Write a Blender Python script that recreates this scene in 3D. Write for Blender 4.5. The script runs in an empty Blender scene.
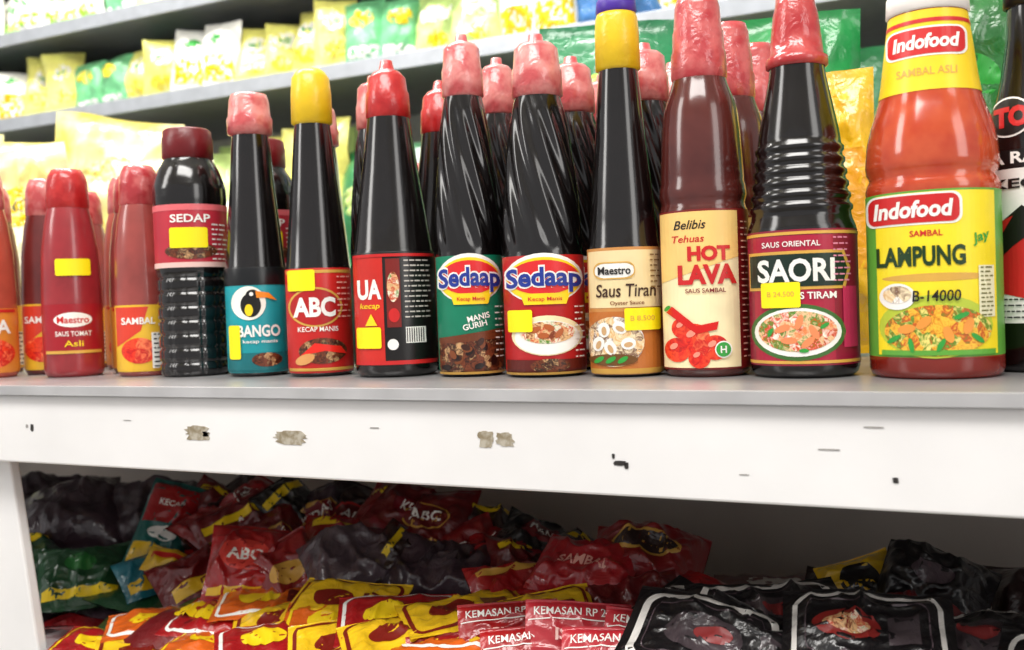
import bpy, bmesh, math, random
from mathutils import Vector, Matrix, noise, Euler

S = 1.20            # height of the bottle shelf above the floor
scene = bpy.context.scene
col = scene.collection
try:
    scene.view_settings.view_transform = 'Standard'
    scene.view_settings.look = 'None'
except Exception:
    pass

# ------------------------------------------------------------------ materials
def lin(h):
    h = h.lstrip('#')
    o = []
    for i in (0, 2, 4):
        c = int(h[i:i+2], 16) / 255
        o.append(c / 12.92 if c <= .04045 else ((c + .055) / 1.055) ** 2.4)
    return (*o, 1)

_m = {}
def pm(hexc, rough=.4, coat=0.0, metal=0.0, var=.08, scale=40, bump=0.0, bscale=60, spec=.5, sss=0.0, trans=0.0, hex2=None, crough=.08):
    key = (hexc, rough, coat, metal, var, scale, bump, bscale, spec, sss, trans, hex2, crough)
    if key in _m:
        return _m[key]
    m = bpy.data.materials.new('surf_' + hexc.strip('#'))
    m.use_nodes = True
    nt = m.node_tree
    p = nt.nodes['Principled BSDF']
    tc = nt.nodes.new('ShaderNodeTexCoord')
    n = nt.nodes.new('ShaderNodeTexNoise')
    n.inputs['Scale'].default_value = scale
    n.inputs['Detail'].default_value = 3
    nt.links.new(tc.outputs['Object'], n.inputs['Vector'])
    r = nt.nodes.new('ShaderNodeValToRGB')
    c = lin(hexc)
    r.color_ramp.elements[0].position = .3
    r.color_ramp.elements[1].position = .7
    r.color_ramp.elements[0].color = tuple(max(0, x * (1 - var)) for x in c[:3]) + (1,)
    r.color_ramp.elements[1].color = tuple(min(1, x * (1 + var)) for x in c[:3]) + (1,)
    if hex2:
        r.color_ramp.elements[0].position = .4; r.color_ramp.elements[1].position = .62
        r.color_ramp.elements[0].color = c; r.color_ramp.elements[1].color = lin(hex2)
    nt.links.new(n.outputs['Fac'], r.inputs['Fac'])
    nt.links.new(r.outputs['Color'], p.inputs['Base Color'])
    p.inputs['Roughness'].default_value = rough
    p.inputs['Metallic'].default_value = metal
    p.inputs['Coat Weight'].default_value = coat
    p.inputs['Coat Roughness'].default_value = crough
    p.inputs['Specular IOR Level'].default_value = spec
    p.inputs['Transmission Weight'].default_value = trans
    if sss:
        p.inputs['Subsurface Weight'].default_value = sss
        p.inputs['Subsurface Scale'].default_value = .01
    if bump:
        n2 = nt.nodes.new('ShaderNodeTexNoise')
        n2.inputs['Scale'].default_value = bscale
        n2.inputs['Detail'].default_value = 3
        n2.inputs['Distortion'].default_value = .8
        nt.links.new(tc.outputs['Object'], n2.inputs['Vector'])
        b = nt.nodes.new('ShaderNodeBump')
        b.inputs['Strength'].default_value = bump
        b.inputs['Distance'].default_value = .004
        nt.links.new(n2.outputs['Fac'], b.inputs['Height'])
        nt.links.new(b.outputs['Normal'], p.inputs['Normal'])
        if coat:
            nt.links.new(b.outputs['Normal'], p.inputs['Coat Normal'])
    _m[key] = m
    return m

def foodm(name, cols, scale=220, rough=.4):
    if name in _m:
        return _m[name]
    m = bpy.data.materials.new(name)
    m.use_nodes = True
    nt = m.node_tree
    p = nt.nodes['Principled BSDF']
    tc = nt.nodes.new('ShaderNodeTexCoord')
    w = nt.nodes.new('ShaderNodeTexNoise')
    w.inputs['Scale'].default_value = scale
    w.inputs['Detail'].default_value = 2
    w.inputs['Distortion'].default_value = 2.5
    nt.links.new(tc.outputs['Object'], w.inputs['Vector'])
    v = nt.nodes.new('ShaderNodeTexVoronoi')
    v.inputs['Scale'].default_value = scale * 1.1
    nt.links.new(tc.outputs['Object'], v.inputs['Vector'])
    sep = nt.nodes.new('ShaderNodeSeparateColor')
    nt.links.new(v.outputs['Color'], sep.inputs['Color'])
    mx = nt.nodes.new('ShaderNodeMath'); mx.operation = 'MULTIPLY_ADD'
    nt.links.new(sep.outputs[0], mx.inputs[0]); mx.inputs[1].default_value = .55
    ad = nt.nodes.new('ShaderNodeMath'); ad.operation = 'MULTIPLY'
    nt.links.new(w.outputs['Fac'], ad.inputs[0]); ad.inputs[1].default_value = .6
    nt.links.new(ad.outputs[0], mx.inputs[2])
    r = nt.nodes.new('ShaderNodeValToRGB')
    els = r.color_ramp.elements
    n = len(cols)
    while len(els) < n:
        els.new(.5)
    for i, h in enumerate(cols):
        els[i].position = .12 + .76 * i / (n - 1)
        els[i].color = lin(h)
    nt.links.new(mx.outputs[0], r.inputs['Fac'])
    nt.links.new(r.outputs['Color'], p.inputs['Base Color'])
    p.inputs['Roughness'].default_value = rough
    _m[name] = m
    return m

WHITE = pm('#f2efe8', .35); BLACK = pm('#14110f', .35)
TAG = pm('#ffe600', .5, var=.03); REDL = pm('#c82222', .35); YEL = pm('#f7d21c', .35)
GOLD = pm('#d6a548', .35); BLUE = pm('#1f3590', .35); DGREEN = pm('#14380f', .4)
GREEN = pm('#2f9a3a', .4); CREAM = pm('#f3e3b4', .4); MAROON = pm('#7a0f1e', .35)
SOY = pm('#0d0909', .17, coat=.4, var=.3, spec=.55, crough=.12)
NOODLE = foodm('noodle_print', ['#7a3a10', '#d98a1e', '#f4c33c', '#c8501a', '#4f8a22', '#f6dc7a'], 200)
STEW = foodm('stew_print', ['#3a1408', '#8a3a14', '#e8c08a', '#c8421c', '#f6ead0', '#5c8a2a'], 170)
BEANS = foodm('bean_print', ['#140806', '#3a180c', '#7a3a1c', '#26100a', '#c89a6a'], 220)
SHRIMP = foodm('shrimp_print', ['#f4e6cc', '#e87838', '#f8c89a', '#3f8a2c', '#d8401c', '#fff4e0'], 190)
OYST = foodm('oyster_print', ['#fff6e2', '#d8a868', '#f4e2bc', '#6a3a18', '#fffaf0'], 150)
CHILI = foodm('chilli_print', ['#8a0c0c', '#d81e14', '#f04a24', '#c41414', '#ff8050'], 110)

# ------------------------------------------------------------------ mesh builder
class Builder:
    def __init__(s):
        s.v = []; s.f = []; s.m = []; s.sm = []; s.mats = []
    def add(s, verts, faces, mat, smooth=True, M=None):
        if mat not in s.mats:
            s.mats.append(mat)
        mi = s.mats.index(mat)
        o = len(s.v)
        if M is not None:
            verts = [tuple(M @ Vector(p)) for p in verts]
        s.v += [tuple(p) for p in verts]
        for f in faces:
            s.f.append([i + o for i in f]); s.m.append(mi); s.sm.append(smooth)
    def box(s, x0, x1, y0, y1, z0, z1, mat, M=None):
        v = [(x0,y0,z0),(x1,y0,z0),(x1,y1,z0),(x0,y1,z0),(x0,y0,z1),(x1,y0,z1),(x1,y1,z1),(x0,y1,z1)]
        f = [(0,3,2,1),(4,5,6,7),(0,1,5,4),(1,2,6,5),(2,3,7,6),(3,0,4,7)]
        s.add(v, f, mat, False, M)
    def mesh(s, name):
        me = bpy.data.meshes.new(name)
        me.from_pydata(s.v, [], s.f)
        for m in s.mats:
            me.materials.append(m)
        me.polygons.foreach_set('material_index', s.m)
        me.polygons.foreach_set('use_smooth', s.sm)
        me.update()
        return me
    def obj(s, name, loc=(0,0,0), rot=(0,0,0), bevel=0):
        o = bpy.data.objects.new(name, s.mesh(name))
        col.objects.link(o)
        o.location = loc
        o.rotation_euler = rot
        if bevel:
            b = o.modifiers.new('bevel', 'BEVEL'); b.width = bevel; b.segments = 2; b.limit_method = 'ANGLE'
        return o

def inst(o, name, loc, rz):
    n = bpy.data.objects.new(name, o.data)
    col.objects.link(n); n.location = loc; n.rotation_euler = (0, 0, rz)
    return n

# 2-D shapes -> (verts, faces)
def ell(cx, cy, w, h, n=28, rot=0):
    c, s = math.cos(math.radians(rot)), math.sin(math.radians(rot))
    P = [(w/2*math.cos(2*math.pi*i/n), h/2*math.sin(2*math.pi*i/n)) for i in range(n)]
    return [(cx+c*x-s*y, cy+s*x+c*y) for x, y in P], [list(range(n))]
def rect(x0, x1, y0, y1):
    return [(x0,y0),(x1,y0),(x1,y1),(x0,y1)], [[0,1,2,3]]
def rr_pts(cx, cy, w, h, r, n=5):
    p = []
    for (sx, sy, a0) in ((1,-1,-90),(1,1,0),(-1,1,90),(-1,-1,180)):
        for i in range(n + 1):
            a = math.radians(a0 + 90*i/n)
            p.append((cx + sx*(w/2-r) + r*math.cos(a), cy + sy*(h/2-r) + r*math.sin(a)))
    return p
def rrect(cx, cy, w, h, r):
    p = rr_pts(cx, cy, w, h, r)
    return p, [list(range(len(p)))]
def ring(cx, cy, w, h, r, t):
    a = rr_pts(cx, cy, w, h, r); b = rr_pts(cx, cy, w-2*t, h-2*t, max(r-t, r*.3))
    n = len(a)
    return a + b, [[i, (i+1) % n, n+(i+1) % n, n+i] for i in range(n)]
def poly(*pts):
    return list(pts), [list(range(len(pts)))]
_t = {}
def textshape(body, off=0.0, shear=0.0):
    key = (body, off, shear)
    if key not in _t:
        cu = bpy.data.curves.new('t', 'FONT')
        cu.body = body; cu.offset = off; cu.shear = shear; cu.resolution_u = 3
        ob = bpy.data.objects.new('t', cu); col.objects.link(ob)
        dg = bpy.context.evaluated_depsgraph_get()
        me = bpy.data.meshes.new_from_object(ob.evaluated_get(dg))
        v = [(p.co.x, p.co.y) for p in me.vertices]
        f = [list(p.vertices) for p in me.polygons]
        bpy.data.objects.remove(ob); bpy.data.meshes.remove(me); bpy.data.curves.remove(cu)
        x0 = min(p[0] for p in v); x1 = max(p[0] for p in v)
        y0 = min(p[1] for p in v); y1 = max(p[1] for p in v)
        v = [((x-x0)/(x1-x0)-.5, (y-y0)/(y1-y0)-.5) for x, y in v]
        _t[key] = (v, f)
    return _t[key]
def text(body, cx, cy, w, h, off=.02, shear=0, rot=0, arch=0):
    v, f = textshape(body, off, shear)
    c, s = math.cos(math.radians(rot)), math.sin(math.radians(rot))
    out = []
    for x, y in v:
        X = x*w; Y = y*h - arch*(2*x)**2
        out.append((cx + c*X - s*Y, cy + s*X + c*Y))
    return out, f
def cut(shape, k, sx, sy):
    vs, fs = shape
    bm = bmesh.new()
    bv = [bm.verts.new((x*k, y*k, 0)) for x, y in vs]
    for f in fs:
        try:
            bm.faces.new([bv[i] for i in f])
        except ValueError:
            pass
    bmesh.ops.triangulate(bm, faces=[f for f in bm.faces if len(f.verts) > 4])
    xs = [v.co.x for v in bm.verts]; ys = [v.co.y for v in bm.verts]
    for st, lo, hi, no in ((sx, min(xs), max(xs), (1,0,0)), (sy, min(ys), max(ys), (0,1,0))):
        i = math.floor(lo/st) + 1
        while i*st < hi - 1e-7:
            bmesh.ops.bisect_plane(bm, geom=bm.verts[:]+bm.edges[:]+bm.faces[:], dist=1e-7,
                                   plane_co=(i*st*no[0], i*st*no[1], 0), plane_no=no)
            i += 1
    bm.verts.index_update()
    V = [(v.co.x, v.co.y) for v in bm.verts]
    F = []
    for f in bm.faces:
        idx = [v.index for v in f.verts]
        if f.normal.z < 0:
            idx.reverse()
        F.append(idx)
    bm.free()
    return V, F

# ------------------------------------------------------------------ bottles
class Bottle(Builder):
    """units: design units * k metres; profile = (height, half width)"""
    def __init__(s, prof, k, mat, mod=None, seg=56):
        super().__init__()
        s.k = k
        s.P = [(h*k, r*k) for h, r in prof]
        s.mod = mod
        s.lathe([(0, prof[0][1]*.8)] + prof, mat, mod, seg, cap0=True)
    def r(s, z):
        P = s.P
        if z <= P[0][0]: return P[0][1]
        for (a, ra), (b, rb) in zip(P, P[1:]):
            if z <= b:
                return ra + (rb-ra)*(z-a)/max(b-a, 1e-9)
        return P[-1][1]
    def lathe(s, prof, mat, mod=None, seg=56, cap0=False):
        pr = []
        for (a, ra), (b, rb) in zip(prof, prof[1:]):
            n = max(1, int(abs(b-a)/3)) if mod else max(1, int(abs(b-a)/25))
            for i in range(n):
                pr.append((a+(b-a)*i/n, ra+(rb-ra)*i/n))
        pr.append(prof[-1])
        v = []; f = []
        for h, r in pr:
            for j in range(seg):
                a = 2*math.pi*j/seg
                rr = r*(mod(h, a) if mod else 1)*s.k
                v.append((rr*math.cos(a), rr*math.sin(a), h*s.k))
        for i in range(len(pr)-1):
            for j in range(seg):
                f.append((i*seg+j, i*seg+(j+1) % seg, (i+1)*seg+(j+1) % seg, (i+1)*seg+j))
        if cap0:
            f.append(tuple(range(seg-1, -1, -1)))
        s.add(v, f, mat)
    def band(s, h0, h1, mat, layer=1):
        off = (.25*layer/1000)
        pts = sorted({h0*s.k, h1*s.k} | {z for z, _ in s.P if h0*s.k < z < h1*s.k})
        v = []; f = []; seg = 72
        for z in pts:
            r = s.r(z) + off
            for j in range(seg):
                a = 2*math.pi*j/seg
                v.append((r*math.cos(a), r*math.sin(a), z))
        for i in range(len(pts)-1):
            for j in range(seg):
                f.append((i*seg+j, i*seg+(j+1) % seg, (i+1)*seg+(j+1) % seg, (i+1)*seg+j))
        s.add(v, f, mat)
    def put(s, shape, mat, layer=2):
        V, F = cut(shape, s.k, .0025, .006)
        off = .25*layer/1000
        out = []
        for x, z in V:
            R = s.r(z) + off
            q = max(-.985, min(.985, x/R))
            t = math.asin(q)
            out.append((R*math.sin(t), -R*math.cos(t), z))
        s.add(out, F, mat, smooth=False)
    def smallprint(s, x0, x1, h0, h1, n, mat, layer=3, seed=1):
        rnd = random.Random(seed)
        for i in range(n):
            h = h1 - (h1-h0)*i/max(1, n-1)
            x = x0
            while x < x1 - 2:
                w = rnd.uniform(2, 6)
                s.put(rect(x, min(x+w, x1), h-.7, h+.7), mat, layer)
                x += w + 1.3

PINKCAP = pm('#c45254', .3, coat=.45, bump=.3, bscale=80, scale=70, hex2='#dc8c86')
PINK2 = pm('#b03238', .3, coat=.45, bump=.3, bscale=80, scale=75, hex2='#c8605e')
REDCAP = pm('#ae1a1c', .32, coat=.35, bump=.2, bscale=90, scale=80, hex2='#c22c2a')
YELCAP = pm('#eec41c', .35, coat=.2, bump=.15, bscale=120)
DREDCAP = pm('#6a1016', .35, bump=.2)
PURPLE = pm('#4a2a9a', .4)
WCAP = pm('#f2ece6', .4)

def soy_conical(k, hw, hl, hneck, rneck, htop):
    return [(0, hw*.86), (3, hw*.96), (8, hw), (hl, hw), (hl+4, hw*.965),
            (hl+(hneck-hl)*.3, hw*.965+(rneck-hw)*.26), (hl+(hneck-hl)*.6, hw*.965+(rneck-hw)*.57),
            (hl+(hneck-hl)*.85, rneck*1.14), (hneck, rneck)]

# --- large chilli sauce (orange-red, yellow label)
def b_lampung():
    k = .000592
    sauce = pm('#b23a1e', .16, coat=.5, var=.18, scale=45, sss=.1, hex2='#c2502c')
    b = Bottle([(0,57),(3,62),(9,64),(186,64),(190,64.5),(196,63),(202,60),(208,63),(216,64),(238,62),(255,58),(270,53),(283,49),(300,46),(340,41),(362,38),(372,37)], k, sauce)
    b.lathe([(366,38),(368,40),(386,39),(391,36),(393,0.01)], WCAP)
    b.band(0.5, 21, pm('#7a1c10', .2, coat=.5))
    b.band(22, 185, pm('#5da23a', .35))
    b.put(rect(-53, 56, 24, 183), pm('#f4dc28', .35), 2)
    b.put(rrect(-18, 167, 90, 31, 9), WHITE, 3)
    b.put(rrect(-18, 167, 85, 27, 8), REDL, 4)
    b.put(text('Indofood', -18, 167, 74, 17, .035, .15), WHITE, 5)
    b.put(text('SAMBAL', -6, 143, 30, 6, .02), REDL, 3)
    b.put(text('LAMPUNG', -12, 121, 82, 20, .035), DGREEN, 4)
    b.put(text('Jay', 43, 137, 18, 12, .02, .3, 20), GREEN, 4)
    b.put(ell(2, 100, 100, 8), GOLD, 2.6)
    b.put(ell(0, 52, 104, 62), pm('#b8c83a', .4), 3)
    b.put(ell(2, 48, 98, 50), NOODLE, 4)
    b.put(ell(-34, 82, 34, 26), WHITE, 5)
    b.put(ell(-34, 84, 27, 17), OYST, 6)
    for x, h, r in ((-38, 40, 30), (-22, 34, 100), (24, 62, 20), (38, 40, 140), (5, 34, 60)):
        b.put(ell(x, h, 15, 5, 12, r), GREEN, 6)
    for x, h, r in ((-10, 56, 40), (12, 44, 110), (30, 52, 70), (-26, 50, 10)):
        b.put(ell(x, h, 17, 9, 14, r), pm('#e8943c', .4), 5.5)
    b.put(text('B-14000', 2, 82, 44, 11, .015, .1), BLACK, 7)
    b.put(rect(-50, 54, 24, 29), pm('#5da23a', .35), 5)
    b.put(rect(40, 54, 60, 110), pm('#e8e4c0', .35), 4)
    b.smallprint(42, 53, 62, 108, 12, pm('#6a6a30', .4), 5, 8)
    b.band(284, 365, pm('#f3cf22', .35))
    b.put(rrect(-2, 333, 76, 30, 8), WHITE, 2)
    b.put(rrect(-2, 333, 72, 26, 7), REDL, 3)
    b.put(text('Indofood', -2, 333, 62, 15, .035, .15), WHITE, 4)
    b.put(text('SAMBAL ASLI', -2, 303, 56, 8, .01), GOLD, 2)
    b.band(352, 356, REDL, 2)
    return b
# --- ringed dark sauce bottle, magenta label
def b_ringed():
    k = .000624
    P = [(0,47),(4,52),(10,54),(148,54),(152,53),(160,50)]
    for h, r in ((166,49),(178,47.5),(190,46),(202,44.5),(214,43),(226,42)):
        P += [(h, r), (h+2.5, r+2.0), (h+6, r+2.0), (h+8.5, r-.4)]
    P += [(240,41),(250,39.5),(280,33.5),(305,28.5),(318,27)]
    b = Bottle(P, k, SOY)
    b.lathe([(314,28),(316,31),(324,31),(326,27),(345,25),(368,22.5),(378,20),(386,19),(388,.01)], pm('#ac282c', .28, coat=.5, bump=.3, bscale=80, scale=60, hex2='#c04c4a'), None)
    b.band(13, 147, pm('#8c1233', .35))
    b.band(142, 145, GOLD, 2); b.band(15, 18, GOLD, 2)
    b.put(rect(-47, 30, 18, 141), pm('#a81838', .35), 2)
    b.put(text('SAUS ORIENTAL', -10, 133, 56, 5.5, .01), WHITE, 4)
    b.put(poly((-52,126),(40,126),(46,108),(40,88),(-52,88)), GOLD, 3)
    b.put(poly((-51,123),(38,123),(43,108),(38,91),(-51,91)), pm('#10281c', .35), 4)
    b.put(text('SAORI', -6, 107, 74, 23, .03), WHITE, 5)
    b.put(text('SAUS TIRAM', 6, 82, 52, 7, .02), WHITE, 4)
    b.put(ell(-6, 46, 92, 56), pm('#3c6a2c', .4), 3)
    b.put(ell(-6, 46, 84, 48), WHITE, 4)
    b.put(ell(-6, 47, 76, 40), SHRIMP, 5)
    for x, h, r in ((-20,50,20),(-4,56,70),(10,46,120),(-14,38,0),(4,36,40)):
        b.put(ell(x, h, 16, 7, 14, r), pm('#ec8a58', .4), 6)
    for x, h, r in ((-32,46,60),(20,52,30),(0,28,0)):
        b.put(ell(x, h, 10, 4, 10, r), GREEN, 6.5)
    b.put(rect(38, 51, 30, 90), pm('#c42a5a', .35), 3)
    b.put(rrect(-21, 83, 38, 25, 2), TAG, 7)
    b.put(text('B 24.500', -21, 84, 26, 5, .0), GOLD, 8)
    b.smallprint(30, 46, 96, 138, 8, pm('#e08aa8', .4), 5, 3)
    return b
# --- brown-red hot sauce, cream label
def b_hot():
    k = .00065
    P = [(0,39),(4,43),(9,45),(168,45),(172,43.5),(176,42.5),(180,43.5),(184,44.5),(192,44),(198,42.5),(204,42.5),(250,40),(270,38),(284,34),(296,29.5),(306,26.5),(316,25)]
    b = Bottle(P, k, pm('#4a1a16', .2, coat=.5, scale=30, hex2='#58241e'))
    b.lathe([(303,27),(306,28.5),(330,28),(334,26.5),(352,26),(356,24.5),(378,23),(388,20),(390,.01)], PINK2)
    b.band(8, 168, pm('#7c1a18', .35))
    b.put(rect(-44, 33, 10, 166), CREAM, 2)
    b.put(poly((-44,166),(33,166),(33,120),(-44,96)), pm('#f2c878', .4), 3)
    b.put(text('Belibis', -14, 153, 32, 9, .01, .3), BLACK, 4)
    b.put(text('Tehuas', -16, 139, 32, 7, .01, .2), REDL, 4)
    b.put(text('HOT', 4, 124, 42, 15, .05), REDL, 5)
    b.put(text('LAVA', 2, 103, 58, 20, .05), REDL, 5)
    b.put(text('SAUS SAMBAL', 0, 87, 40, 4.5, .01), MAROON, 5)
    for x, h, r in ((-30,28,26),(-12,40,30),(8,30,26),(-24,50,22),(-8,20,22)):
        b.put(ell(x, h, r, r*.95), CHILI, 4 + (x+30) % 3 * .3)
        b.put(ell(x-r*.12, h+r*.15, r*.35, r*.22, 12, 30), pm('#f4907a', .3), 5.2)
    b.put(poly((-40,66),(-34,72),(-10,52),(12,56),(10,48),(-10,44),(-32,60)), pm('#d01812', .3), 5.5)
    b.put(ell(-39, 70, 8, 4, 10, 40), GREEN, 6)
    b.put(ell(16, 28, 17, 17), WHITE, 6); b.put(ell(16, 28, 14.5, 14.5), GREEN, 7); b.put(text('H', 16, 28, 6, 7), WHITE, 8)
    b.smallprint(36, 43, 20, 155, 22, pm('#e8b8a0', .4), 3, 4)
    return b
# --- oyster sauce, yellow cap
def b_oyster():
    k = .000675
    b = Bottle(soy_conical(k, 37.5, 130, 316, 19.5, 365), k, SOY)
    b.lathe([(311,20),(313,23),(350,22.5),(364,21.5),(369,20),(370,16),(371,15)], YELCAP)
    b.lathe([(369,19.5),(371,21),(382,20),(386,17),(387,.01)], PURPLE)
    b.band(3, 130, pm('#c88a4a', .35))
    b.put(rect(-36, 36.5, 70, 127), pm('#e8d2a0', .4), 2)
    b.put(ell(-10, 107, 42, 17), WHITE, 3); b.put(ring(-10, 107, 42, 17, 8, 1.2), GOLD, 4)
    b.put(text('Maestro', -10, 107, 33, 8, .02), BLACK, 5)
    b.put(text('Saus Tiran', 1, 87, 60, 13, .01, .1), pm('#3a1c0c', .4), 4)
    b.put(text('Oyster Sauce', 2, 74, 34, 5, .01), pm('#7a3a14', .4), 4)
    b.put(rect(-37, 37, 8, 66), pm('#b86a2a', .4), 2)
    b.put(ell(-12, 36, 60, 50), OYST, 4)
    for x, h in ((-22,48),(-6,50),(-16,30),(2,34),(-28,34)):
        b.put(ell(x, h, 15, 12, 16, x*4), WHITE, 5); b.put(ell(x, h-1, 9, 5, 14, x*4), pm('#c8a070', .4), 6)
    b.put(ell(-14, 18, 50, 12), pm('#6a4418', .4), 5)
    for x in (-28,-16,-4):
        b.put(ell(x, 18, 12, 5, 10, 30), GREEN, 6)
    b.put(rect(-37, 37, 4, 9), GOLD, 3)
    b.put(rrect(17, 58, 36, 22, 2), TAG, 7)
    b.put(text('B 8.500', 17, 59, 24, 5, .0), GOLD, 8)
    b.smallprint(26, 36, 90, 122, 7, pm('#8a6a3a', .4), 4, 9)
    return b
# --- spiral fluted soy sauce
def b_spiral(k, hw, basec, print_, tag):
    def mod(h, a):
        if h < 126 or h > 284: return 1
        e = min(1, (h-126)/14, (284-h)/25)
        q = math.cos(12*(a + (h-126)*.0085))
        return 1 + .036*e*q
    P = [(0,hw*.88),(4,hw*.97),(8,hw),(122,hw),(126,hw*.975),(150,hw*.955),(180,hw*.91),(215,hw*.83),(245,hw*.745),(270,hw*.65),(285,hw*.57),(292,hw*.54)]
    b = Bottle(P, k, SOY, mod, 192)
    b.lathe([(284,hw*.56),(286,hw*.63),(312,hw*.62),(316,hw*.58),(334,hw*.54),(339,hw*.42),(342,hw*.2),(349,hw*.17),(350,.01)], PINKCAP)
    s = hw/41.5
    b.band(3, 122, basec)
    b.put(ell(0, 99, 80*s, 50), WHITE, 2)
    b.put(ell(0, 98, 76*s, 44), YEL, 3)
    b.put(ell(0, 100, 72*s, 34), pm('#d8262a', .35), 4)
    b.put(text('Sedaap', 0, 98, 80*s, 29, .075, 0, 0, 2), WHITE, 5)
    b.put(text('Sedaap', 0, 98, 76*s, 25, .03, 0, 0, 2), BLUE, 6)
    b.put(poly((-24*s,84),(26*s,84),(22*s,73),(-20*s,73)), YEL, 5)
    b.put(text('Kecap Manis', 1, 78, 34*s, 5, .01), REDL, 7)
    if print_ == 'bowl':
        b.put(ell(2, 42, 72*s, 40), CREAM, 3)
        b.put(ell(2, 40, 66*s, 34), WHITE, 4)
        b.put(ell(2, 45, 56*s, 22), STEW, 5)
        for x, h, r in ((-10,48,20),(4,50,-20),(14,44,50),(-2,42,0)):
            b.put(ell(x, h, 12, 6, 12, r), pm('#b05a2a', .4), 6)
        b.put(rect(-40*s, 40*s, 4, 18), pm('#5a160c', .4), 3)
        b.put(ell(4, 12, 40*s, 14), BEANS, 4)
    else:
        b.put(text('MANIS', 8, 60, 28*s, 6, .02, 0, 12), WHITE, 4)
        b.put(text('GURIH', 4, 52, 30*s, 6, .02, 0, 12), WHITE, 4)
        b.put(rect(-40*s, 40*s, 4, 40), BEANS, 3)
        b.put(poly((-38*s,40),(38*s,48),(38*s,38),(-38*s,34)), pm('#6a3418', .4), 4)
        for i in range(16):
            b.put(ell(-26+(i*13) % 54, 10+(i*7) % 26, 10, 6, 12, i*37), (pm('#1c0c08', .3), pm('#7a4020', .3), pm('#3a1c10', .3))[i % 3], 5+i*.05)
    b.put(rect(-41*s, 41*s, 3, 5.5), GOLD, 6)
    b.smallprint(30*s, 40*s, 20, 70, 9, WHITE, 6, 12)
    if tag:
        b.put(rrect(-25, 57, 25, 22, 2), TAG, 8)
    return b
# --- soy with black + red label
def b_blacklabel():
    k = .000755
    b = Bottle(soy_conical(k, 42, 124, 268, 21, 315), k, SOY)
    b.lathe([(262,21),(264,23),(288,22),(291,20.5),(304,19),(310,14),(313,8),(322,6),(324,.01)], REDCAP)
    b.band(12, 125, pm('#14100f', .3))
    b.put(rect(-41, -11, 14, 123), pm('#c8281e', .35), 2)
    b.put(text('UA', -25, 88, 24, 20, .04), WHITE, 3)
    b.put(text('kecap', -25, 71, 20, 7, .01, .2), YEL, 3)
    b.put(rect(-8, 6, 50, 118), pm('#7a1a14', .4), 2)
    b.put(ell(-1, 90, 12, 30), STEW, 3); b.put(ell(-1, 62, 11, 14), REDL, 3)
    b.smallprint(10, 36, 60, 116, 12, pm('#c8c0b8', .4), 3, 5)
    b.put(rect(10, 30, 34, 50), WHITE, 3)
    for i in range(8):
        b.put(rect(11+i*2.3, 12+i*2.3, 35, 49), BLACK, 4)
    b.put(ell(-3, 33, 11, 11), WHITE, 3)
    b.put(rect(-41, 41, 13, 17), REDL, 4); b.put(rect(-41, 41, 120, 123), REDL, 4)
    b.put(rrect(-27, 40, 25, 21, 2), TAG, 6)
    b.put(poly((-30,52),(-24,64),(-18,52)), YEL, 5)
    return b
# --- soy, red label, yellow cap
def b_redlabel():
    k = .000786
    b = Bottle(soy_conical(k, 33, 108, 262, 17.5, 308), k, SOY)
    b.lathe([(256,18),(258,21),(288,20.5),(304,19),(310,15),(313,11),(314,.01)], YELCAP)
    b.band(4, 109, pm('#c4201c', .35))
    b.put(rect(-32, 32, 104, 107), GOLD, 2); b.put(rect(-32, 32, 6, 9), GOLD, 2)
    b.put(ell(-4, 70, 54, 40), GOLD, 3); b.put(ell(-4, 70, 50, 36), pm('#b01a1a', .35), 4)
    b.put(text('ABC', -5, 70, 42, 20, .04), WHITE, 5)
    b.put(text('KECAP MANIS', -2, 48, 40, 5, .01), WHITE, 4)
    b.put(ell(2, 26, 48, 26), BEANS, 3)
    b.put(poly((-20,22),(-6,34),(20,30),(26,22),(4,26)), pm('#e8281c', .3), 4)
    b.put(ell(-16, 18, 20, 10, 14, 20), pm('#d89a5a', .4), 4.5)
    b.smallprint(18, 31, 60, 100, 8, pm('#f0b0a0', .4), 5, 14)
    b.put(rrect(-17, 97, 27, 21, 2), TAG, 6)
    return b
# --- soy, teal label, pink cap
def b_teal():
    k = .000813
    b = Bottle(soy_conical(k, 31, 108, 252, 17.5, 283), k, SOY)
    b.lathe([(245,18.5),(247,22.5),(262,23),(265,21.5),(281,20),(287,18),(289,.01)], PINKCAP)
    b.band(4, 110, pm('#1597a0', .35))
    b.band(92, 110, pm('#101214', .3), 2)
    b.put(ell(-8, 74, 34, 34), pm('#f4f2e4', .35), 3)
    b.put(ell(-6, 72, 20, 24), BLACK, 4)
    b.put(ell(-4, 82, 13, 11), BLACK, 4.5)
    b.put(poly((-1,86),(12,84),(20,76),(10,79),(0,79)), pm('#f08a14', .35), 5)
    b.put(ell(-5, 83, 4, 4), WHITE, 6)
    b.put(ell(-8, 67, 8, 12), YEL, 6)
    b.put(text('BANGO', 1, 46, 42, 12, .03), WHITE, 4)
    b.put(text('kecap manis', 2, 35, 34, 4.5, .01), WHITE, 4)
    b.put(rect(-30, 30, 5, 24), pm('#0c6a70', .4), 3)
    b.put(ell(8, 17, 30, 14), BEANS, 4)
    b.put(rrect(-23, 35, 11, 34, 2), TAG, 6)
    return b
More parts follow.
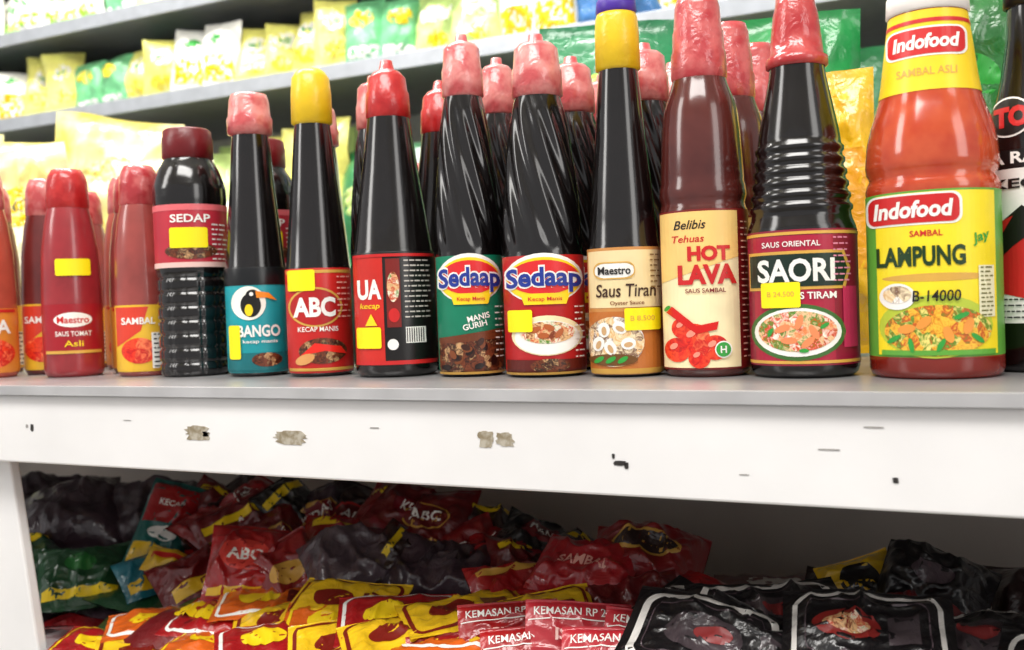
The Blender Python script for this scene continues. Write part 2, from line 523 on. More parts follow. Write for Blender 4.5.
# --- squat ribbed soy
def b_squat():
    k = .000855
    P = [(0,31),(3,34),(7,35)]
    h = 12
    while h < 100:
        P += [(h,35),(h+1.5,33.2),(h+3,33.2),(h+4.5,35)]; h += 14
    P += [(106,35.5),(172,35.5),(176,36),(188,35.5),(198,33),(207,29.5),(213,26),(218,23),(224,22)]
    def mod(h, a):
        return 1 - (.03 if (h < 104 and abs(math.sin(7*a)) < .18) else 0)
    b = Bottle(P, k, SOY, mod, 112)
    b.lathe([(217,23),(219,25),(238,24.8),(240,24),(246,23.5),(248,21),(249,.01)], DREDCAP)
    b.band(108, 170, pm('#b82a3a', .35)); b.band(164, 170, pm('#e06a70', .35), 2); b.band(108, 113, pm('#e8c0b8', .4), 2)
    b.put(text('SEDAP', 0, 156, 38, 8, .02), WHITE, 3)
    b.put(ell(0, 124, 50, 16), BEANS, 3)
    b.put(rrect(-2, 137, 36, 20, 2), TAG, 5)
    b.smallprint(20, 34, 116, 150, 8, WHITE, 3, 2)
    return b
# --- small chilli sauces
def b_small(k, hw, top, bodyc, capm, style):
    b = Bottle([(0,hw*.87),(3,hw*.96),(7,hw),(top*.40,hw),(top*.6,hw*.94),(top*.74,hw*.8),(top*.8,hw*.69),(top*.84,hw*.64)], k, pm(bodyc, .28, coat=.5, var=.25, scale=30))
    b.lathe([(top*.80,hw*.66),(top*.81,hw*.72),(top*.93,hw*.68),(top*.96,hw*.62),(top*.99,hw*.5),(top,.01)], capm)
    if style == 'yellow':
        b.band(5, 72, pm('#eebc34', .35))
        b.put(poly((-hw*.97,30),(-4,46),(4,70),(-hw*.97,70)), pm('#d8402c', .35), 2)
        b.put(ell(-6, 26, 34, 26), CHILI, 3)
        b.put(text('SAMBAL', -6, 56, 32, 7, .02), WHITE, 4)
        b.put(rect(6, 25, 8, 44), WHITE, 5); b.smallprint(8, 24, 10, 42, 8, BLACK, 6)
    elif style == 'maroon':
        b.band(24, 74, pm('#a01824', .35))
        b.put(ell(0, 58, 36, 15), WHITE, 2); b.put(text('Maestro', 0, 58, 30, 7, .02), REDL, 3)
        b.put(text('SAUS TOMAT', 0, 44, 34, 5, .01), WHITE, 3)
        b.put(text('Asli', 0, 34, 18, 6, .01), YEL, 3)
        b.put(rect(-hw*.9, hw*.9, 24, 27), GOLD, 3)
        b.put(rrect(2, 111, 33, 17, 2), TAG, 4)
    else:
        b.band(5, 68, pm('#e08a34', .35))
        b.put(ell(0, 24, 44, 30), CHILI, 2)
        b.put(text('SASA', 0, 50, 38, 14, .03), WHITE, 3)
        b.put(rect(-hw*.9, hw*.9, 64, 67), REDL, 3)
    return b
def b_rightblack():
    k = .0006
    b = Bottle([(0,42),(4,46),(8,47.5),(205,47.5),(225,46),(250,42),(275,36),(300,30),(340,24),(375,22)], k, SOY)
    b.lathe([(372,23),(374,26),(398,25),(403,20),(404,.01)], pm('#1a1616', .3))
    b.band(50, 205, WHITE)
    b.put(poly((-46,112),(-10,140),(30,112),(46,60),(-46,84)), REDL, 2)
    b.put(poly((-46,140),(-12,168),(10,150),(-20,128),(-46,104)), BLACK, 3)
    b.put(poly((-42,148),(-20,158),(-34,134)), REDL, 4)
    b.put(text('KECAP', -4, 190, 70, 10, .03), BLACK, 3)
    b.smallprint(-42, 30, 56, 74, 4, BLACK, 3)
    b.band(206, 224, pm('#101010', .3), 2)
    b.put(text('A RASA', -8, 216, 66, 12, .03), WHITE, 3)
    b.put(ell(-22, 258, 44, 42), WHITE, 1.5); b.put(ell(-22, 258, 40, 38), BLACK, 2.5)
    b.put(text('TO', -20, 258, 32, 22, .06), REDL, 4)
    return b

D = math.radians
def stand(b, name, x, y, deg):
    return b.obj(name, (x, y, S), (0, 0, D(deg)))

o15 = stand(b_lampung(), 'chili_sauce_bottle', -.0354, .66, 3)
o14 = stand(b_ringed(), 'oyster_sauce_bottle', -.1131, .66, 9)
o13 = stand(b_hot(), 'chili_sauce_bottle', -.1778, .664, 15)
o12 = stand(b_oyster(), 'oyster_sauce_bottle', -.2336, .66, 19)
o11 = stand(b_spiral(.0007, 41.5, pm('#b81c20', .35), 'bowl', True), 'soy_sauce_bottle', -.2953, .66, 24)
o10 = stand(b_spiral(.000726, 34, pm('#0e7a5a', .35), 'bean', False), 'soy_sauce_bottle', -.3560, .66, 28)
o9 = stand(b_blacklabel(), 'soy_sauce_bottle', -.4223, .66, 32)
o8 = stand(b_redlabel(), 'soy_sauce_bottle', -.4949, .66, 37)
o7 = stand(b_teal(), 'soy_sauce_bottle', -.5588, .66, 40)
o6 = stand(b_squat(), 'soy_sauce_bottle', -.6282, .66, 43)
o5 = stand(b_small(.000869, 28, 216, '#96423c', PINK2, 'yellow'), 'chili_sauce_bottle', -.6870, .66, 46)
o4 = stand(b_small(.00091, 26, 205, '#8c3a38', PINK2, 'sasa'), 'chili_sauce_bottle', -.7360, .698, 47)
o3 = stand(b_small(.00089, 29, 214, '#96262c', REDCAP, 'maroon'), 'ketchup_bottle', -.7660, .650, 50)
o2 = stand(b_small(.00094, 24, 202, '#6a2624', PINKCAP, 'yellow'), 'chili_sauce_bottle', -.8330, .678, 51)
o1 = stand(b_small(.000946, 26, 207, '#b04c3a', PINKCAP, 'sasa'), 'chili_sauce_bottle', -.8540, .630, 53)
o16 = stand(b_rightblack(), 'soy_sauce_bottle', .0214, .70, -2)

# rows behind
rows = [(o9,'soy_sauce_bottle',-.4243,.745,30),(o9,'soy_sauce_bottle',-.4243,.83,25),
        (o10,'soy_sauce_bottle',-.3660,.738,28),(o10,'soy_sauce_bottle',-.352,.80,20),
        (o11,'soy_sauce_bottle',-.2993,.735,30),(o11,'soy_sauce_bottle',-.3,.808,10),
        (o11,'soy_sauce_bottle',-.237,.728,12),(o11,'soy_sauce_bottle',-.236,.80,40),
        (o13,'chili_sauce_bottle',-.176,.742,20),(o13,'chili_sauce_bottle',-.172,.815,-20),
        (o10,'soy_sauce_bottle',-.4849,.735,40),(o7,'soy_sauce_bottle',-.55,.742,30),
        (o6,'soy_sauce_bottle',-.615,.742,43),(o5,'chili_sauce_bottle',-.49,.81,20),
        (o5,'chili_sauce_bottle',-.685,.735,40),(o3,'ketchup_bottle',-.73,.775,45),
        (o1,'chili_sauce_bottle',-.80,.75,45),(o2,'chili_sauce_bottle',-.92,.69,50),(o5,'chili_sauce_bottle',-.87,.76,50),
        (o16,'soy_sauce_bottle',.085,.68,-10),(o15,'chili_sauce_bottle',.16,.67,-8)]
for o, n, x, y, d in rows:
    inst(o, n, (x, y, S), D(d))

# ------------------------------------------------------------------ pouches
def pouch_geo(b, w, h, t, mat, decor=(), seed=0, nx=36, ny=40, wr=1.0, M=None, seal=.07):
    so = Vector((seed*3.17, seed*1.31, seed*.77))
    def H(x, y):
        u = min(1, abs(2*x/w)); v = min(1, abs(2*y/h))
        e = max(0, 1-(u/(1-seal*.6))**3.0)*max(0, 1-(v/(1-seal))**3.0)
        e = e**.7 if e > 0 else 0
        nz = noise.noise(Vector((x*28, y*28, 0))+so)*.5 + noise.noise(Vector((x*70, y*55, 3))+so)*.28
        rd = (1-abs(noise.noise(Vector((x*34, y*22, 11))+so))*2.4)
        rd2 = (1-abs(noise.noise(Vector((x*60, y*75, 19))+so))*2.4)
        cre = (max(0, rd)**3*.0042 + max(0, rd2)**3*.0022)*wr*min(1, .25+e)
        rip = .0006*math.sin(y*2600) if v > 1-seal else 0
        bend = noise.noise(Vector((x*10, y*10, 7))+so)*.016*wr
        return t/2*e*(1+.25*wr*nz) + e*.005*wr*nz + rip + cre, bend
    v = []; f = []
    for sgn in (1, -1):
        o = len(v)
        for j in range(ny+1):
            for i in range(nx+1):
                x = (i/nx-.5)*w; y = (j/ny-.5)*h
                hh, bd = H(x, y)
                pin = 1-.05*math.sin(math.pi*(j/ny))*min(1, t/.03)
                v.append((x*pin, y, bd + sgn*(hh+.0003)))
        for j in range(ny):
            for i in range(nx):
                q = [o+j*(nx+1)+i, o+j*(nx+1)+i+1, o+(j+1)*(nx+1)+i+1, o+(j+1)*(nx+1)+i]
                f.append(q if sgn > 0 else q[::-1])
    b.add(v, f, mat, True, M)
    for shape, m, layer in decor:
        V, F = cut(shape, 1, .0032, .0032)
        out = []
        for x, y in V:
            hh, bd = H(x, y)
            pin = 1-.05*math.sin(math.pi*(y/h+.5))*min(1, t/.03)
            out.append((x*pin, y, bd+hh+.0007+.0003*layer))
        b.add(out, F, m, True, M)

def foil(h, var=.2, bump=.5):
    return pm(h, .3, coat=.55, var=var, scale=25, bump=bump, bscale=70, crough=.12)

def place(name, X, Y, z, w, h, t, mat, rx, rz, decor=(), seed=0, rl=0, wr=1.0):
    b = Builder()
    M = Matrix.Rotation(D(rz), 4, 'Z') @ Matrix.Rotation(D(rx), 4, 'X') @ Matrix.Rotation(D(rl), 4, 'Z')
    pouch_geo(b, w, h, t, mat, decor, seed, wr=wr)
    o = b.obj(name, (X, Y, S+z))
    o.rotation_euler = M.to_euler()
    return o

# ---- pile in the lower bay
def d_logo(w, h, txt, ringc=GOLD, inner=REDL, tc=WHITE):
    return [(ell(0, 0, w*.58, h*.34), ringc, 0), (ell(0, 0, w*.53, h*.30), inner, 1), (text(txt, 0, 0, w*.38, h*.12, .02), tc, 2),
            (rect(-w*.4, w*.4, -h*.38, -h*.30), ringc, 0)]
RF = foil('#a4181c'); DRF = foil('#6a1216'); BRF = foil('#32201f'); BLF = foil('#141214'); PUR = foil('#3c2c34', .4)
GRF = foil('#1e4a2c'); YF = foil('#f0c020'); OF = foil('#d8621c'); TEAL = foil('#16605a'); GREYF = foil('#54464c', .4)
WF = foil('#e4e0da')

random.seed(5)
pb = Builder()
fm = [DRF, BRF, RF, DRF, BLF, PUR, OF, GRF]
i = 0
for lay, z in enumerate((-.252, -.234, -.216)):
    for yy in (.645, .72, .81, .90):
        for n in range(13):
            x = -1.16 + n*.108 + (.05 if (lay % 2) else 0) + random.uniform(-.015, .015)
            if lay == 2 and x > .0 and yy > .8: continue
            if x < -.70 and yy < .7: continue
            zz = z + random.uniform(-.003, .003)
            M = Matrix.Translation((x, yy+random.uniform(-.01, .01), S+zz)) @ Euler((D(random.uniform(-6, 12)), D(random.uniform(-7, 7)), D(random.uniform(-25, 25)))).to_matrix().to_4x4()
            m = random.choice(fm if x < -.3 else [DRF, RF, BRF, BLF, DRF])
            dec = []
            if lay == 2:
                dec = [(ell(0, 0, .05, .03), random.choice([GOLD, YEL, REDL, WHITE]), 0)]
            pouch_geo(pb, .115, .092, .020, m, dec, seed=i, nx=12, ny=12, M=M, wr=.8)
            i += 1
pb.obj('seasoning_sachet_pile')

# left heap
place('sauce_refill_bag', -.895, .75, -.166, .12, .10, .06, PUR, 32, 38, [(ell(.01, .01, .05, .035), GREYF, 0)], 11, wr=1.4)
place('sauce_refill_bag', -.83, .80, -.164, .12, .09, .055, GREYF, 36, 40, [], 12, wr=1.5)
place('sauce_refill_bag', -.98, .80, -.169, .14, .10, .05, PUR, 28, 50, [], 13, wr=1.4)
place('sauce_refill_pouch', -.81, .685, -.196, .085, .07, .04, GRF, 45, 42, [(rect(-.035, .035, -.028, -.020), YEL, 0), (ell(0, .005, .03, .02), foil('#2f7a3a'), 0)], 14, wr=1.3)
place('sauce_refill_pouch', -.885, .68, -.192, .08, .07, .04, GRF, 40, 50, [(rect(-.03, .03, .01, .022), YEL, 0)], 114, wr=1.3, rl=20)
place('sauce_refill_pouch', -.762, .748, -.160, .055, .095, .02, TEAL, 52, 45,
      [(rect(-.025, .025, -.045, -.022), YF, 0), (rect(-.025, .025, .0, .040), RF, 0), (text('KECAP', 0, .02, .026, .006), WHITE, 1), (ell(0, -.01, .03, .014), WHITE, 1)], 15, rl=-22, wr=1.2)
place('sauce_refill_pouch', -.735, .70, -.192, .06, .05, .02, foil('#1c6a78'), 42, 45, [(rect(-.025, .025, -.02, -.008), YF, 0)], 115, rl=18, wr=1.3)
rnd = random.Random(77)
cols_ = [DRF, BRF, RF, DRF, PUR, BRF, foil('#8a1a1c'), BLF]
tx = ['ABC', 'MANIS', 'KECAP', 'ABC', 'PEDAS']
for n in range(26):
    x = -.74 + (n % 13)*.034 + rnd.uniform(-.012, .012)
    y = (.80 if n < 13 else .755) + rnd.uniform(-.02, .02)
    z = (-.154 if n < 13 else -.170) + rnd.uniform(-.006, .006) - max(0, x+.45)*.14
    w = rnd.uniform(.06, .085); h = rnd.uniform(.06, .085)
    place('sauce_refill_pouch', x, y, z, w, h, rnd.uniform(.02, .035), cols_[(n*5) % 8], rnd.uniform(25, 55), rnd.uniform(10, 60),
          d_logo(w, h, tx[n % 5], (GOLD, REDL, WHITE, MAROON)[n % 4], (REDL, MAROON, DRF)[n % 3]) if n % 3 else [(rect(-w*.4, w*.4, h*.2, h*.3), (YEL, REDL, GREYF)[n % 3], 0)],
          300+n, rl=rnd.uniform(-50, 50), wr=1.5)
place('sauce_refill_pouch', -.606, .69, -.172, .072, .072, .03, RF, 52, 40, [(ell(-.003, .004, .046, .03), pm('#d8453c', .3), 0), (text('ABC', -.003, .004, .032, .011, .03), WHITE, 1), (rect(-.032, .032, -.031, -.025), YF, 0)], 21, rl=-10, wr=1.4)
place('sauce_refill_pouch', -.565, .695, -.178, .06, .07, .025, foil('#8a1a1c'), 50, 36, [(ell(0, .0, .036, .02), GOLD, 0)], 26, rl=25, wr=1.4)
place('sauce_refill_pouch', -.675, .70, -.190, .08, .06, .03, DRF, 35, 40, [(rect(-.03,.03,-.02,-.008), YF, 0)], 22, rl=25, wr=1.4)
place('sauce_refill_pouch', -.71, .715, -.192, .07, .03, .015, YF, 40, 45, [(rect(-.03,.03,-.002,.004), REDL, 0)], 27, rl=-25)
place('sauce_refill_bag', -.51, .725, -.174, .10, .075, .045, GREYF, 32, 34, [], 23, wr=1.6, rl=15)
place('sauce_refill_bag', -.435, .735, -.170, .10, .075, .045, PUR, 34, 26, [(ell(0, 0, .04, .02), GREYF, 0)], 24, wr=1.6, rl=-15)
place('sauce_refill_bag', -.37, .78, -.175, .08, .07, .035, BRF, 35, 20, [], 25, wr=1.6)
# red pouches centre
place('sauce_refill_pouch', -.345, .71, -.173, .085, .06, .03, RF, 34, 24, [(rect(-.035, .035, .012, .018), GOLD, 0)], 31, rl=16, wr=1.5)
place('sauce_refill_pouch', -.30, .735, -.166, .085, .065, .03, foil('#b02028'), 36, 20, [(text('SAMBAL', 0, -.004, .045, .009, .02), pm('#f0b0a0', .3), 0)], 34, rl=-20, wr=1.5)
place('sauce_refill_pouch', -.26, .765, -.165, .095, .065, .04, foil('#8a161a'), 34, 18, [(ell(0, 0, .06, .022), GOLD, 0), (ell(0, 0, .054, .017), BRF, 1)], 32, rl=-12, wr=1.5)
place('sauce_refill_pouch', -.22, .74, -.180, .08, .055, .03, RF, 26, 14, [(rect(-.03, .03, -.012, -.006), GOLD, 0)], 33, rl=-20, wr=1.5)
place('sauce_refill_pouch', -.25, .70, -.178, .08, .05, .03, DRF, 28, 14, [], 35, rl=18, wr=1.5)
# yellow/orange sachets lying in front
specs = [(-.66,.64,-.214,OF),(-.69,.605,-.228,RF),(-.63,.60,-.222,YF),(-.59,.64,-.208,RF),(-.56,.605,-.216,OF),(-.52,.64,-.200,YF),(-.505,.605,-.208,RF),
         (-.47,.64,-.194,OF),(-.44,.61,-.199,YF),(-.42,.645,-.187,RF),(-.395,.615,-.190,YF),(-.365,.65,-.180,YF),(-.345,.62,-.184,OF),(-.31,.65,-.178,YF),(-.48,.66,-.188,YF),(-.56,.665,-.200,OF)]
for n, (x, y, z, m) in enumerate(specs):
    fr = YEL if m is not YF else pm('#7a1a10', .4)
    place('seasoning_sachet', x, y, z, .095, .06, .008, m, rnd.uniform(4, 18), 25+rnd.uniform(-18, 18),
          [(ring(0, 0, .088, .052, .008, .003), fr if n % 3 else WHITE, 0), (ell(-.01, 0, .035, .022), fr, 0), (rect(.014,.034,-.008,.008), DRF, 0)], 40+n, rl=rnd.uniform(-15, 15), wr=.8)
# red strips with price text
STRIP = foil('#b42430', .15, .3)
pos = [(-.285,.600,-.187,24,2),(-.225,.596,-.181,20,-3),(-.345,.602,-.196,26,4),(-.26,.618,-.174,22,-2),(-.315,.625,-.181,22,5),(-.205,.618,-.172,16,-6),(-.40,.60,-.206,28,0)]
for n, (x, y, z, rz, rl) in enumerate(pos):
    place('sachet_strip', x, y, z, .072, .045, .008, STRIP if n % 2 else RF, 50, rz, [(text('KEMASAN RP 2000', 0, .014, .060, .0058, .01), WHITE, 0), (rect(-.034, .034, .008, .0088), WHITE, 0), (text('ISI 10', 0, -.002, .03, .008, .02), pm('#f0c0b8', .4), 0)], 60+n, wr=.7, rl=rl)
# black packets with white frames
INN = foil('#4a4044', .5)
for n, (x, y, z, rx, rz, rl) in enumerate(((-.172,.606,-.166,34,26,-26),(-.135,.645,-.160,26,14,14),(-.075,.622,-.153,32,6,2),(-.02,.66,-.168,24,-8,18),(.04,.62,-.165,30,0,-12),(-.205,.655,-.174,26,34,34),(-.128,.598,-.170,36,30,-38),(-.19,.60,-.176,40,20,18))):
    th = .0032 if n in (2, 3, 4) else .005
    dec = [(ring(0, 0, .088, .058, .012, th), WF, 0), (ring(0, 0, .072, .042, .009, .0008), GREYF, 0)]
    if n == 2:
        dec += [(ell(-.012, 0, .04, .026), pm('#8a2420', .4), 0), (ell(-.012, 0, .028, .016), STEW, 1), (rect(.012,.03,-.012,.012), INN, 0)]
    else:
        dec += [(ell(0, 0, .05, .03), INN, 0), (ell(.006, .002, .025, .012), pm('#8a3030', .4), 1)]
    place('seasoning_sachet', x, y, z, .10, .07, .012, BLF, rx, rz, dec, 80+n, rl=rl, wr=1.4)
place('sauce_refill_pouch', -.095, .76, -.164, .055, .05, .03, YF, 45, 5, [(ell(0, 0, .03, .03), BLF, 0)], 91, rl=20, wr=1.4)
place('sauce_refill_pouch', -.045, .755, -.162, .075, .06, .035, BLF, 38, 0, [(ell(0, 0, .03, .015), GREYF, 0)], 92, rl=-12, wr=1.6)
place('sauce_refill_pouch', .03, .77, -.162, .085, .07, .035, BRF, 38, -8, [], 93, rl=12, wr=1.6)
place('sauce_refill_pouch', -.145, .70, -.194, .10, .07, .03, BRF, 26, 10, [], 94, rl=15, wr=1.6)
place('sauce_refill_pouch', -.06, .71, -.182, .08, .06, .03, DRF, 30, 10, [], 95, rl=-25, wr=1.6)
place('sauce_refill_pouch', -.10, .80, -.194, .10, .07, .03, BRF, 26, 10, [], 96, rl=-15, wr=1.6)

# ------------------------------------------------------------------ shelves
BOARD = pm('#edebea', .45, var=.05, scale=9, bump=.12, bscale=18)
METAL = pm('#a09fa0', .3, metal=.35, var=.15, scale=12)
LIP = pm('#bcbbbc', .38, metal=.2, var=.12, scale=20)
BEIGE = pm('#d8cfc4', .7, var=.1, scale=6)
LX, RX = -1.5, .6
b = Builder()
b.box(LX, RX, .552, 1.0, S-.007, S, METAL)
b.obj('shelf_top', bevel=.0008)
b = Builder(); b.box(LX, RX, .5495, .552, S-.0075, S-.0003, LIP); b.obj('trim_1')
b = Builder()
b.box(LX, RX, .555, .577, S-.0635, S-.0078, BOARD)
b.obj('shelf_front_board', bevel=.0015)
b = Builder()
b.box(-1.42, .32, .58, .999, S-.29, S-.268, BOARD)
b.obj('lower_shelf', bevel=.001)
b = Builder()
b.box(LX, RX, 1.0, 1.012, 0, S, BEIGE)
b.obj('shelf_back_panel')
b = Builder()
b.box(-.06, 0, 0, .010, -.32, 0, BOARD)
o = b.obj('shelf_post', (-.768, .579, S-.0635), (0, D(-9), 0), bevel=.002)
b = Builder()
b.box(.33, .35, .58, .999, 0, S-.064, BOARD); b.box(-1.45, -1.43, .58, .999, 0, S-.064, BOARD)
b.obj('shelf_side_frame', bevel=.002)

# marks on board
TAPE = pm('#8a7c62', .6, var=.4, scale=190, hex2='#b8b0a0'); DARK = pm('#2a2624', .7, var=.3); GREYM = pm('#9a9692', .7)
def blot(cx, cz, w, h, mat, seed, n=30, jag=.45):
    b = Builder(); r = random.Random(seed)
    pts = []
    for i in range(n):
        a = 2*math.pi*i/n
        c, s = math.cos(a), math.sin(a)
        q = (abs(c)**6+abs(s)**6)**(-1/6) * (1-jag*r.random()*abs(c))
        pts.append((q*c*w/2, q*s*h/2))
    b.add([(x, 0, z) for x, z in pts] + [(x, .0004, z) for x, z in pts], [list(range(n))] + [[i+n, (i+1) % n+n, (i+1) % n, i] for i in range(n)], mat, False)
    return b, (cx, .5546, S+.0527+cz)
for (x, z, w, h, m, sd) in ((-.530,-.0869,.026,.011,TAPE,1),(-.522,-.0875,.007,.004,GREYM,2),(-.4452,-.0881,.033,.010,TAPE,3),(-.2918,-.0849,.012,.011,TAPE,4),
                            (-.278,-.0845,.014,.009,TAPE,5),(-.2033,-.0965,.009,.003,DARK,6),(-.207,-.0925,.002,.003,DARK,7),(-.199,-.0978,.003,.004,DARK,8),
                            (-.706,-.0873,.004,.006,DARK,9),(-.712,-.086,.003,.003,GREYM,10),(-.0507,-.0996,.0035,.003,DARK,11),(-.0838,-.0845,.012,.0008,GREYM,12),(-.3748,-.0796,.008,.0008,GREYM,13),
                            (-.60,-.079,.009,.0006,GREYM,14),(-.13,-.10,.006,.0006,GREYM,15),(-.0608,-.072,.012,.0008,GREYM,16)):
    bb, loc = blot(x, z, w, h, m, sd)
    bb.obj('peeled_tape_mark' if m is TAPE else 'scuff_mark', loc)

# ------------------------------------------------------------------ bags behind the bottles
PALEY = pm('#f2e46a', .35, coat=.3, scale=14, bump=.4, bscale=25, hex2='#f8f4cc')
PALEW = pm('#eeead4', .35, coat=.3, scale=14, bump=.4, bscale=25, hex2='#f2e890')
BGREEN = foil('#1f8a44', .2, .3); LIME = foil('#9ed03a', .2, .3); BYEL = foil('#f2dc3a', .2, .3)
PTX = pm('#8a8460', .5)
def upright(name, X, Y, w, h, t, mat, rz, decor, seed, z0=S, tilt=86, rl=0, wr=1.0):
    return place(name, X, Y, z0-S+h/2*math.sin(D(tilt))+.002+abs(math.sin(D(rl)))*w/2, w, h, t, mat, tilt, rz, decor, seed, rl, wr)
upright('flour_bag', -1.20, .95, .15, .29, .08, PALEY, 45, [(ell(0,.05,.09,.05), PALEW, 0)], 101, wr=2.6, rl=5)
upright('flour_bag', -1.04, .945, .16, .30, .08, PALEY, 42, [(ell(.02,.07,.11,.05), PALEW, 0), (text('MA', .03, .075, .05, .020, .02), PTX, 1), (ell(-.03, .0, .06, .05), YEL, 0)], 102, wr=2.6, rl=-8)
upright('flour_bag', -1.34, .92, .17, .32, .07, PALEY, 48, [], 103, wr=2.6)
upright('flour_bag', -.92, .95, .12, .24, .06, PALEW, 40, [(ell(0,.03,.07,.08), PALEY, 0)], 104, wr=2.6, rl=9)
upright('flour_bag', -1.08, .85, .14, .25, .06, PALEW, 50, [(ell(.0, .05, .09, .05), YEL, 0), (text('RO', .0, .05, .05, .02, .02), PTX, 1)], 110, wr=2.4, rl=9)
upright('detergent_pouch', -.165, .93, .125, .305, .05, BGREEN, 12, [(ell(0, .05, .08, .06), foil('#167038'), 0), (rect(-.05,.05,-.12,-.04), LIME, 0)], 105)
upright('detergent_pouch', -.110, .862, .045, .235, .02, foil('#f0b81c'), 6, [(rect(-.018,.018,-.05,.05), foil('#e8a018'), 0)], 106)
upright('detergent_pouch', -.33, .93, .15, .325, .05, foil('#1c7a4a'), 22, [(ell(0, .08, .1, .06), LIME, 0)], 107)
upright('detergent_pouch', -.02, .93, .12, .32, .05, foil('#226a2c'), 4, [(ell(0, .06, .05, .04), GREEN, 0)], 108)
upright('detergent_pouch', .12, .93, .12, .32, .05, BYEL, -4, [], 109)

# back display unit further behind
RAIL = pm('#a4a8ae', .4, metal=.3, var=.08)
b = Builder()
for z in (.07, .438, .621, .83, 1.04):
    zz = S+.0527+z
    b.box(-3.4, 1.2, 1.5, 1.95, zz-.006, zz, RAIL)
    b.box(-3.4, 1.2, 1.494, 1.50, zz-.024, zz+.004, RAIL)
for x in (-3.4, -2.3, -1.1, .1, 1.16):
    b.box(x, x+.04, 1.91, 1.95, 0, 2.75, RAIL)
b.box(-3.4, 1.2, 1.95, 1.96, 0, 2.75, pm('#ece9e2', .6))
b.obj('back_display_rack', bevel=.001)

W_ = foil('#f6f4ec', .1); Y_ = foil('#f4ea7c', .2); L_ = foil('#c8e48a', .3)
designs = [(W_, [(ell(0, .015, .05, .035), GREEN, 0), (ell(0,.015,.034,.02), WHITE, 1), (rect(-.035,.035,-.05,-.02), LIME, 0)]),
           (Y_, [(ell(0, .02, .045, .035), WHITE, 0), (text('MIE', 0, .02, .025, .012, .03), GREEN, 1), (ell(0,-.03,.05,.03), BYEL, 0)]),
           (L_, [(rect(-.03, .03, 0, .03), WHITE, 0), (ell(0,-.03,.04,.03), YEL, 0)]),
           (foil('#6cb880', .3), [(ell(0, .02, .05, .03), YEL, 0), (rect(-.03,.03,-.05,-.03), WHITE, 0)]),
           (foil('#e0f2ee', .2), [(ell(0, .0, .05, .05), foil('#a0d0dc'), 0), (rect(-.035,.035,.045,.055), YEL, 0)]),
           (W_, [(rect(-.035,.035,-.05,.0), YEL, 0), (ell(0,.03,.035,.018), GREEN, 0)]),
           (foil('#3a70a8', .3), [(ell(0, .02, .05, .03), WHITE, 0), (ell(0,.02,.03,.02), YEL, 1)]),
           (foil('#2c7a48', .3), [(rect(-.03,.03,-.03,.03), L_, 0)])]
rnd = random.Random(23)
for zi, (z, hh) in enumerate(((.07, .30), (.438, .15), (.621, .17), (.83, .17))):
    for rowy in (1.56, 1.68):
        pbk = Builder()
        x = -3.2; n = 0
        while x < 1.0:
            if n % 2 == 0:
                w = rnd.uniform(.075, .105)
                pool = [0,1,2,5,1,1,3,0] if x < -1.2 else [2,0,4,3,6,1,5,7]
                m, dec = designs[rnd.choice(pool)]
                hcur = hh*rnd.uniform(.75, .97)
            hc = hcur*(1.05 if rowy > 1.6 else 1)*rnd.uniform(.94, 1)
            M = Matrix.Translation((x+w/2, rowy+rnd.uniform(-.015, .015), S+.0527+z+hc/2+.002)) @ Matrix.Rotation(D(rnd.uniform(-6, 35)), 4, 'Z') @ Matrix.Rotation(D(rnd.uniform(80, 90)), 4, 'X') @ Matrix.Rotation(D(rnd.uniform(-6, 6)), 4, 'Z')
            pouch_geo(pbk, w, hc, .04, m, dec if rowy < 1.6 else [], seed=200+n+zi*50, nx=12, ny=14, M=M, wr=1.6)
            x += w*.82; n += 1
        pbk.obj('packaged_goods_row')

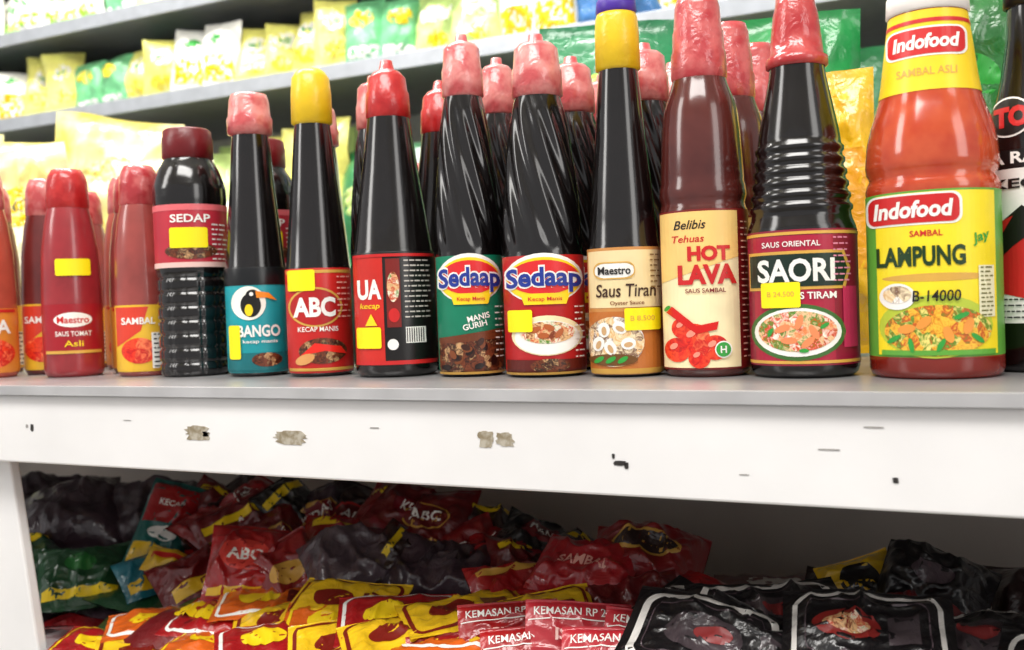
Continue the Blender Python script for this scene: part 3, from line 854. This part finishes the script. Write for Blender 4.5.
# ------------------------------------------------------------------ room
b = Builder(); b.box(-4, 2.5, -2.5, 2.6, -.02, 0, pm('#b0aca4', .5, scale=3)); b.obj('floor')
b = Builder(); b.box(-4, 2.5, 2.5, 2.6, 0, 3.0, pm('#e8e4dc', .7, scale=3)); b.obj('wall_back')
b = Builder(); b.box(-4, 2.5, -2.5, 2.6, 3.0, 3.05, pm('#eeebe6', .7, scale=3)); b.obj('ceiling')
em = bpy.data.materials.new('tube_glow'); em.use_nodes = True
pr = em.node_tree.nodes['Principled BSDF']; pr.inputs['Emission Color'].default_value = (1, .98, .94, 1); pr.inputs['Emission Strength'].default_value = 8
def tube(x, y, z, L):
    b = Builder()
    n = 16
    v = []; f = []
    for s_ in (-L/2, L/2):
        for i in range(n):
            a = 2*math.pi*i/n
            v.append((s_, .016*math.cos(a), .016*math.sin(a)))
    for i in range(n):
        f.append((i, (i+1) % n, n+(i+1) % n, n+i))
    f.append(list(range(n))[::-1]); f.append(list(range(n, 2*n)))
    b.add(v, f, em)
    b.box(-L/2-.02, L/2+.02, -.03, .03, .03, .07, WHITE)
    b.box(-L/2-.02, -L/2, -.018, .018, -.018, .03, WHITE); b.box(L/2, L/2+.02, -.018, .018, -.018, .03, WHITE)
    b.obj('fluorescent_tube_lamp', (x, y, z))
tube(-.6, -.3, 2.92, 1.2); tube(-1.4, 1.1, 2.92, 1.2)

def area(name, loc, target, sx, sy, e, colr=(1, .975, .94)):
    l = bpy.data.lights.new(name, 'AREA'); l.shape = 'RECTANGLE'; l.size = sx; l.size_y = sy; l.energy = e; l.color = colr
    o = bpy.data.objects.new(name, l); col.objects.link(o); o.location = loc
    o.rotation_euler = (Vector(target)-Vector(loc)).to_track_quat('-Z', 'Y').to_euler()
    return o
area('aisle_ceiling_light', (-.1, -.3, 2.7), (-.35, .7, 1.2), 1.3, .5, 32)
area('side_ceiling_light', (-1.6, -.4, 2.2), (-.6, .7, 1.2), .4, 1.0, 11)
area('right_side_light', (1.3, -.2, 1.9), (-.2, .7, 1.3), .5, 1.1, 7)  # unseen area light on the right, aimed at the bottles; no doorway there
area('rack_ceiling_light', (-1.2, .9, 2.8), (-1.3, 1.55, 1.6), 1.6, .3, 52)

w = bpy.data.worlds.new('World'); scene.world = w; w.use_nodes = True
bg = w.node_tree.nodes['Background']; bg.inputs['Color'].default_value = (.98, .97, .98, 1); bg.inputs['Strength'].default_value = .57

# ------------------------------------------------------------------ camera
cam = bpy.data.cameras.new('camera'); co = bpy.data.objects.new('camera', cam); col.objects.link(co)
cam.sensor_width = 36; cam.lens = 35.16; cam.clip_start = .02
cam.dof.use_dof = True; cam.dof.focus_distance = .68; cam.dof.aperture_fstop = 8.0
M = Matrix.Translation((0, 0, S+.0527)) @ Matrix.Rotation(D(26), 4, 'Z') @ Matrix.Rotation(D(90-1.25), 4, 'X') @ Matrix.Rotation(D(-2.0), 4, 'Z')
co.matrix_world = M
scene.camera = co
